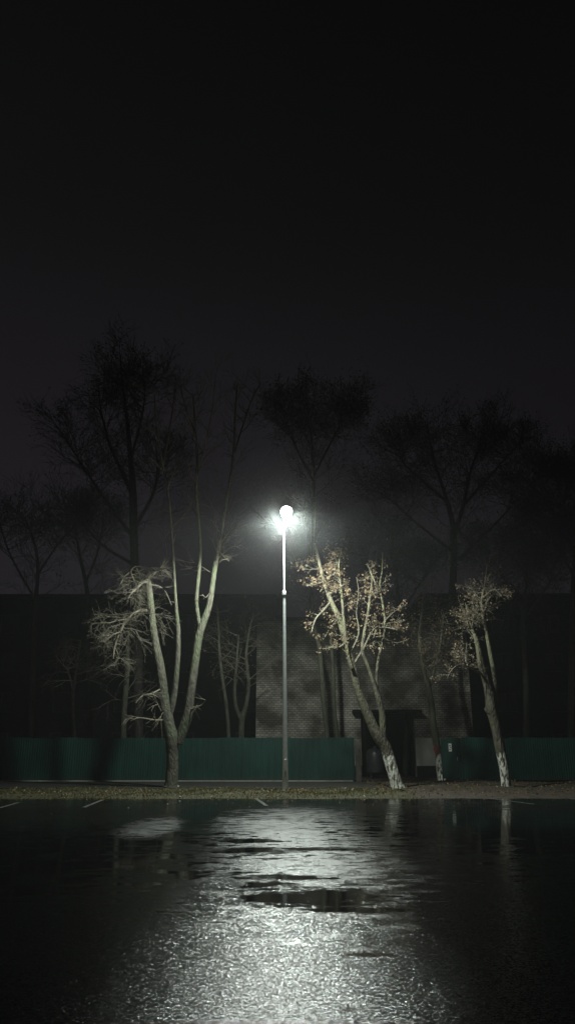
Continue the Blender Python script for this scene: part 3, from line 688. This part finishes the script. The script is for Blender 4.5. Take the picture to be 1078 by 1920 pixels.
# --- whitewashed tree on the right
T = Tree(37); Y = 33.0
b0 = T.stem([(951, 1481, 28), (948, 1470, 23), (944, 1440, 23), (939, 1410, 24), (932, 1380, 24), (926, 1350, 25), (920, 1325, 27), (917, 1305, 24), (912, 1280, 18), (904, 1255, 17), (898, 1230, 15), (894, 1205, 11), (888, 1188, 7), (880, 1165, 4), (872, 1130, 2)], Y, 16)
b1 = T.stem([(924, 1325, 15), (927, 1298, 12), (926, 1270, 11), (921, 1240, 11), (916, 1210, 10), (911, 1185, 8), (906, 1160, 7), (902, 1130, 5), (908, 1095, 3), (912, 1060, 1.5)], Y + .1, 12)
b2 = T.stem([(922, 1338, 10), (913, 1334, 8), (909, 1327, 5)], Y - .12, 8)
for pp in ([(902, 1262, 6), (888, 1256, 5, -.4), (872, 1244, 4, -.7), (858, 1234, 2.5, -.9), (848, 1226, 1.5, -1)], [(874, 1246, 3, -.7), (858, 1247, 2.4, -.9), (845, 1258, 1.6, -1), (838, 1272, 1, -1)], [(873, 1244, 2.4, -.7), (873, 1225, 1.6, -.6), (875, 1205, 1, -.5)],
           [(889, 1192, 4), (880, 1178, 3), (873, 1160, 2), (872, 1150, 1.2)], [(883, 1180, 4), (886, 1165, 3), (888, 1150, 2)], [(908, 1170, 3), (900, 1140, 2, -.5), (880, 1120, 1.4, -.9)], [(904, 1140, 3), (930, 1110, 2, .5), (948, 1130, 1.3, .8)],
           [(906, 1120, 3), (925, 1105, 2, -.4), (940, 1118, 1.4, -.7)], [(904, 1135, 3), (885, 1105, 2, .4), (870, 1100, 1.4, .7)]):
    T.twig(pp, Y, 3, 6, 0.5, up=0.1, wander=0.24, trop=0.03, kids=(4, 4, 3), spread=0.85)
T.along(b1, 0.6, 1.0, 11, 0.95, 0.016, 3, up=0.4, wander=0.3, trop=0.03, kids=(4, 4, 3), spread=0.85)
T.along(b0, 0.8, 1.0, 8, 0.85, 0.014, 3, up=0.4, wander=0.3, trop=0.03, kids=(4, 4, 3), spread=0.85)
T.leaves(0.4, 2, 0.08, 0.05)
T.done('whitewashed_tree', P(948, 1475, Y), 'slim tree with a broad bright whitewashed foot in front of the right fence', bark=M_barkw)

# --- smaller tree in the gateway, with a smear of red paint
T = Tree(41, 0.88); Y = 40.0
c0 = T.stem([(828, 1464, 19), (825, 1448, 15), (822, 1420, 15), (817, 1390, 15.5), (812, 1355, 14), (808, 1320, 13), (801, 1285, 12), (794, 1255, 10), (788, 1225, 8), (786, 1190, 6), (790, 1150, 4), (794, 1110, 2)], Y, 14)
c1 = T.stem([(803, 1295, 8), (812, 1260, 7), (822, 1225, 5), (828, 1185, 4), (832, 1140, 2)], Y + .2, 10)
for st_, f0, n_ in ((c0, .6, 16), (c1, .3, 12)):
    T.along(st_, f0, 1.0, n_, 1.25, 0.022, 3, up=0.35, wander=0.3, trop=0.03, kids=(4, 4, 4), spread=0.85)
T.leaves(0.9, 2, 0.09, 0.07)
tc_ = T.done('gateway_tree', P(826, 1460, Y), 'thin tree with whitewashed foot and red smear, beside the notice door', bark=M_barkw)
q0 = P(818, 1398, Y - 0.14); q1 = P(822, 1415, Y - 0.14); sm_ = MB()
for i in range(7):
    a = q0.lerp(q1, i / 6); w_ = 0.09 * math.sin(math.pi * (i + .5) / 7) + 0.03
    for kk in range(5):
        u = (kk / 4 - .5) * 2; sm_.v.append((a.x - 0.08 + u * w_, Y - 0.235 + 0.06 * u * u + (0.02 if i else 0.0), a.z))
for i in range(6):
    for kk in range(4):
        k_ = i * 5 + kk; sm_.f.append((k_, k_ + 1, k_ + 6, k_ + 5))
sm_.build('paint_smear', M_redpaint, tc_)

# --- trunks behind the fence
def bg_tree(seed, Y, stems, label, tips=10, Lh=1.3, bark=M_barkd, twig=M_twig, leaf=None, lfrac=0.1, f0=0.45, name='bare_tree', group=None, up=0.35, lsize=0.09, maxl=3, kids=(4, 4, 4), spr=0.1, trop=0.03, ws=0.88):
    T = Tree(seed, ws); T.rmin = 0.0085 if name == 'tall_tree' else 0.0035
    b = stems[0][0]
    for st_ in stems:
        s_ = T.stem(st_, Y, 9)
        T.along(s_, f0, 1.0, tips, Lh, 0.03, maxl, up=up, wander=0.3, trop=trop, kids=kids, spread=0.75)
    if leaf: T.leaves(lfrac, 2, lsize, spr)
    base = P(b[0], b[1], Y); base.z = 0
    return T.done(name, base, label, group, bark=bark, twig=twig, leaf=leaf)
def root(px, py, Y, w, x2=None):
    """pixel of the ground point below (px,py) at distance Y"""
    gy = HORIZON + 0
    q = P(px, 1406, Y); 
    # find the pixel row where z=0
    lo_, hi_ = 1406, 1700
    for _ in range(40):
        mid = (lo_ + hi_) / 2
        if P(px, mid, Y).z > 0: lo_ = mid
        else: hi_ = mid
    return (x2 if x2 else px, lo_ + 1, w)
G1 = 'trunks standing close behind the green fence'
bg_tree(51, 41.0, [[root(613, 0, 41, 15), (613, 1380, 11), (607, 1320, 11), (602, 1260, 11), (599, 1215, 10), (590, 1180, 8), (586, 1140, 5), (580, 1100, 2)]], 'straight pale trunk before the brick wall, left of the two side by side', 9, 1.1, bark=M_bark, leaf=M_leaf, lfrac=0.1, f0=0.7, group=G1)
bg_tree(52, 42.0, [[root(632, 0, 42, 11), (631, 1380, 9), (626, 1320, 8.5), (624, 1260, 8), (621, 1210, 8), (620, 1170, 6), (626, 1120, 3)]], 'slimmer straight trunk before the brick wall, right of the two side by side', 9, 1.1, bark=M_bark, leaf=M_leaf, lfrac=0.1, f0=0.7, group=G1)
bg_tree(53, 41.5, [[root(430, 0, 41.5, 10), (429, 1380, 8), (424, 1320, 8), (417, 1270, 7), (412, 1225, 6), (410, 1180, 5), (408, 1140, 3)]], 'slim curving trunk behind the fence between the forked tree and the lamp post', 11, 1.3, bark=M_bark, leaf=M_leaf, lfrac=0.15, f0=0.6, group=G1)
bg_tree(54, 42.0, [[root(452, 0, 42, 15), (452, 1385, 13), (454, 1350, 13), (462, 1320, 9), (466, 1280, 8), (462, 1230, 6), (468, 1180, 4), (476, 1150, 2)], [(454, 1352, 10), (443, 1325, 8), (440, 1290, 7), (444, 1240, 5), (448, 1190, 3)]], 'low forked trunk behind the fence at the left corner of the brick wall', 12, 1.5, bark=M_bark, leaf=M_leaf, lfrac=0.2, f0=0.5, group=G1)
bg_tree(55, 43.0, [[root(232, 0, 43, 16), (232, 1385, 13), (234, 1330, 12), (238, 1270, 11), (240, 1220, 9), (243, 1170, 6), (246, 1120, 3)]], 'upright dim trunk with hanging twigs behind the fence, left of the forked tree', 22, 1.8, bark=M_bark, f0=0.35, group=G1, trop=-0.02)
bg_tree(56, 45.0, [[root(141, 0, 45, 10), (140, 1380, 8), (138, 1330, 8), (139, 1290, 7), (146, 1240, 5), (152, 1200, 3)], [(139, 1300, 6), (131, 1268, 4), (124, 1250, 2)]], 'faint thin forked trunk behind the far left of the fence', 10, 1.4, bark=M_bark, f0=0.6, group=G1)

# --- tall unlit trees beyond
G2 = 'tall unlit trees beyond the fence'
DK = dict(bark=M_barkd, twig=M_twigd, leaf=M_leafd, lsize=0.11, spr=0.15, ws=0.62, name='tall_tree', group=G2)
def dtree(seed, Y, stems, label, tips, Lh, lf, f0=0.4, kids=(6, 6, 5), **k2):
    d_ = dict(DK); d_.update(k2); bg_tree(seed, Y, stems, label, int(tips * 1.5), Lh * 1.05, lfrac=lf, f0=f0, kids=kids, up=0.6, trop=0.05, **d_)
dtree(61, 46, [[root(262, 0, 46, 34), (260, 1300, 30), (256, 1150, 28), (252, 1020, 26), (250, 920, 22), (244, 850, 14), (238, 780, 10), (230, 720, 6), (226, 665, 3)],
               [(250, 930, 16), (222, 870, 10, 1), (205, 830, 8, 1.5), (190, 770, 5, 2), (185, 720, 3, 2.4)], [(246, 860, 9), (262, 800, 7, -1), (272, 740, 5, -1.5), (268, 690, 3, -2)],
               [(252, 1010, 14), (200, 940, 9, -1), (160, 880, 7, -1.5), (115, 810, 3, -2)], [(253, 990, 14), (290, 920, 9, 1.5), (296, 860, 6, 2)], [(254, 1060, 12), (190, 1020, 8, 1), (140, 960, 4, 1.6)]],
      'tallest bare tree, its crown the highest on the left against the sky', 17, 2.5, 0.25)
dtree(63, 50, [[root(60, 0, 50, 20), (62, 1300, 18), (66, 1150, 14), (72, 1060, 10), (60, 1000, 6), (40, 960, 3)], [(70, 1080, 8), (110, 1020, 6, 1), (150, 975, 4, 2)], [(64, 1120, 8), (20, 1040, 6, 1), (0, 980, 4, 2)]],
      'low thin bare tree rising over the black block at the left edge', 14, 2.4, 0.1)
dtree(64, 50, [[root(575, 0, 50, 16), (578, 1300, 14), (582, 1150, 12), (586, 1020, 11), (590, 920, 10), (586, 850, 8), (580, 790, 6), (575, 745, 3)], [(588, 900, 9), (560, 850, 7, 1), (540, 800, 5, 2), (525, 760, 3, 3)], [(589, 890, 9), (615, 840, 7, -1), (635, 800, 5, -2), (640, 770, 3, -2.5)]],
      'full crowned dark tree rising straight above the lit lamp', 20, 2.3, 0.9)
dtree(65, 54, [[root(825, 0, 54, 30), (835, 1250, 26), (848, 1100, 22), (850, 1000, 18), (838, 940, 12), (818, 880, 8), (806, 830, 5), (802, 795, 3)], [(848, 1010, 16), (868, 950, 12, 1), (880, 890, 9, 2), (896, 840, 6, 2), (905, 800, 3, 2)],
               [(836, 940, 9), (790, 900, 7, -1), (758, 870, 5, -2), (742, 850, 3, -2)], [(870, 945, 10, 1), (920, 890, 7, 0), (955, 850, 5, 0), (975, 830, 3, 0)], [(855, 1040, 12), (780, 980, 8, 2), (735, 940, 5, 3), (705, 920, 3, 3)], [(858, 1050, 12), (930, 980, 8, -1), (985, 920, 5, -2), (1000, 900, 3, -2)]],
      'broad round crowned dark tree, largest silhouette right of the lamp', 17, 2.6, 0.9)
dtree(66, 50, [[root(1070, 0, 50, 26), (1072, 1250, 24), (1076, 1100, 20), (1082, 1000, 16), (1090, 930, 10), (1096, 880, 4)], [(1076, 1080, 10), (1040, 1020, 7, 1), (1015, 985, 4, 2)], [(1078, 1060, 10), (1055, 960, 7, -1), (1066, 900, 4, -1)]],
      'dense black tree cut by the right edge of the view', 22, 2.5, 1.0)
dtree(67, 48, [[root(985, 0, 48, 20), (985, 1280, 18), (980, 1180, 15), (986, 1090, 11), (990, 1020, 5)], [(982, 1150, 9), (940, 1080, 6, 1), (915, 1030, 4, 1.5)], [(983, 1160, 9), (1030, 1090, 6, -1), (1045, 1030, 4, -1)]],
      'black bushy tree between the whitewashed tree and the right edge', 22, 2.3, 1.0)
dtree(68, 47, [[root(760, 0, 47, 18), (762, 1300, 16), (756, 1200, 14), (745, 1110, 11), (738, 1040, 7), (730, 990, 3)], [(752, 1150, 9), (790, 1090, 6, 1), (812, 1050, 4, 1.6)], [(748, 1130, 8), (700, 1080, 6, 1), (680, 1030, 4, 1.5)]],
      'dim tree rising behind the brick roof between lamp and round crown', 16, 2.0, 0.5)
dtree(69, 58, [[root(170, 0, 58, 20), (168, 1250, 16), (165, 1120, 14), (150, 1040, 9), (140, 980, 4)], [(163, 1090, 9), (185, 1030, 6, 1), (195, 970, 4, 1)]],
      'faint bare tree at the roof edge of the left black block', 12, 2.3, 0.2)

# ------------------------------------------------------------------ grass, litter, stones
rng = random.Random(77)
gb = MB()
for i in range(42000):
    x = rng.uniform(-24, 4.6); y = rng.uniform(25.55, 31.4)
    if x > 2.5 and rng.random() < (x - 2.5) / 2.4: continue
    if math.sin(x * 1.1 + 2 * math.sin(y * 0.8)) + rng.gauss(0, 0.8) < -0.6: continue
    h_ = rng.uniform(0.02, 0.075); a = rng.uniform(0, 6.28); w_ = rng.uniform(0.006, 0.014)
    z = vz(x, min(y, 31.5)); dx_, dy_ = math.cos(a) * w_, math.sin(a) * w_; lx_, ly_ = rng.gauss(0, 0.03), rng.gauss(0, 0.03)
    n = len(gb.v); gb.v += [(x - dx_, y - dy_, z - 0.005), (x + dx_, y + dy_, z - 0.005), (x + lx_, y + ly_, z + h_)]; gb.f.append((n, n + 1, n + 2))
tag(gb.build('grass', M_grass), 'short yellow green autumn grass along the verge', 'grass', kind='stuff')
TL = Tree(99); lit = MB()
for i in range(5200):
    if rng.random() < 0.55: x = rng.uniform(3.5, 22); y = rng.uniform(25.9, 37.8); z = vz2(x, y) + 0.012
    else: x = rng.uniform(-20, 4.2); y = rng.uniform(25.6, 31.4); z = vz(x, y) + 0.02
    TL.leaf(lit, Vector((x, y, z + 0.01)), rng.uniform(0.05, 0.11))
for i in range(500):
    a = rng.uniform(0, 6.28); r_ = abs(rng.gauss(0, 0.3)); TL.leaf(lit, Vector((lb.x + 0.2 + r_ * 1.6 * math.cos(a), LY - 0.1 + r_ * math.sin(a), 0.06 + 0.07 * math.exp(-r_ * 4))), rng.uniform(0.05, 0.1))
for i in range(70):
    x = rng.gauss(0, 6); y = 25.6 - abs(rng.gauss(0, 3.5)); TL.leaf(lit, Vector((x, y, 0.015)), rng.uniform(0.04, 0.08))
tag(lit.build('fallen_leaves', M_litter), 'scattered brown fallen leaves on the verge and lot', 'leaves', kind='stuff')
def stone(px, py, Y, w, label, mat=M_conc, seed=1):
    rg_ = random.Random(seed); m_ = MB(); c = P(px, py, Y); w_ = w * mpp(py, Y) / 2; prof = [(0.5, 0), (0.95, 0.25), (1.0, 0.6), (0.75, 1.0), (0.3, 1.2)]
    for (r_, z_) in prof:
        for k in range(9):
            an = k / 9 * 6.283; q = r_ * w_ * rg_.uniform(0.75, 1.15); m_.v.append((c.x + math.cos(an) * q, Y + math.sin(an) * q, z_ * w_ + rg_.uniform(-.1, .1) * w_ + 0.02))
    for i in range(len(prof) - 1):
        for k in range(9): k2 = (k + 1) % 9; m_.f.append((i * 9 + k, i * 9 + k2, (i + 1) * 9 + k2, (i + 1) * 9 + k))
    m_.f.append(tuple(range(36, 45)))
    tag(m_.build('stone', mat), label, 'stone')
stone(310, 1476, 31.4, 9, 'dark rough stone at the left foot of the forked tree', M_darksteel, 3)
stone(333, 1467, 32.6, 7, 'small pale stone at the right foot of the forked tree', M_conc, 4)
stone(337, 1500, 25.5, 6, 'small pale stone at the grass edge below the forked tree', M_conc, 5)
stone(668, 1583, 12.3, 6, 'little dark clod lying alone on the shining asphalt', M_darksteel, 6)

# ------------------------------------------------------------------ drizzle drops crowded round the lamp, added to form its glow
rn = MB(); rng = random.Random(8)
for i in range(42000):
    sg = 0.55 if i % 3 == 0 else 1.25
    c = Vector((hx + rng.gauss(0, sg), LY - 0.4 + rng.gauss(0, sg), LH - 0.1 + rng.gauss(0, sg)))
    if (c - Vector((hx, LY - 0.46, LH - 0.10))).length < 0.42: continue
    q = rng.uniform(0.0007, 0.0016) if i % 3 == 0 else rng.uniform(0.0012, 0.0032)
    n = len(rn.v)
    rn.v += [(c.x + q, c.y, c.z), (c.x, c.y + q, c.z), (c.x - q, c.y, c.z), (c.x, c.y - q, c.z), (c.x, c.y, c.z + q * 1.3), (c.x, c.y, c.z - q)]
    for k in range(4): rn.f += [(n + k, n + (k + 1) % 4, n + 4), (n + (k + 1) % 4, n + k, n + 5)]
m, nt, b = newmat('glow_drop'); b.inputs['Base Color'].default_value = (0.8, 0.85, 0.85, 1); b.inputs['Roughness'].default_value = 0.3
tag(rn.build('glow_drizzle', m, smooth=True), 'fine drizzle drops gathered around the lit lamp to make its glow', 'glow_drizzle', kind='stuff')

# ------------------------------------------------------------------ haze
hz = MB(); hz.box(-90, 90, -60, 95, -1.02, 40)
m, nt, b = newmat('night_mist'); nt.nodes.remove(b)
pv = N(nt, 'ShaderNodeVolumePrincipled'); pv.inputs['Color'].default_value = (0.9, 0.93, 0.92, 1); pv.inputs['Density'].default_value = HAZE_DENSITY
pv.inputs['Anisotropy'].default_value = 0.35
L(nt, pv.outputs[0], nt.nodes['Material Output'].inputs['Volume'])
ho = hz.build('haze', m); tag(ho, 'thin night mist hanging over the parking lot', 'haze', kind='stuff')
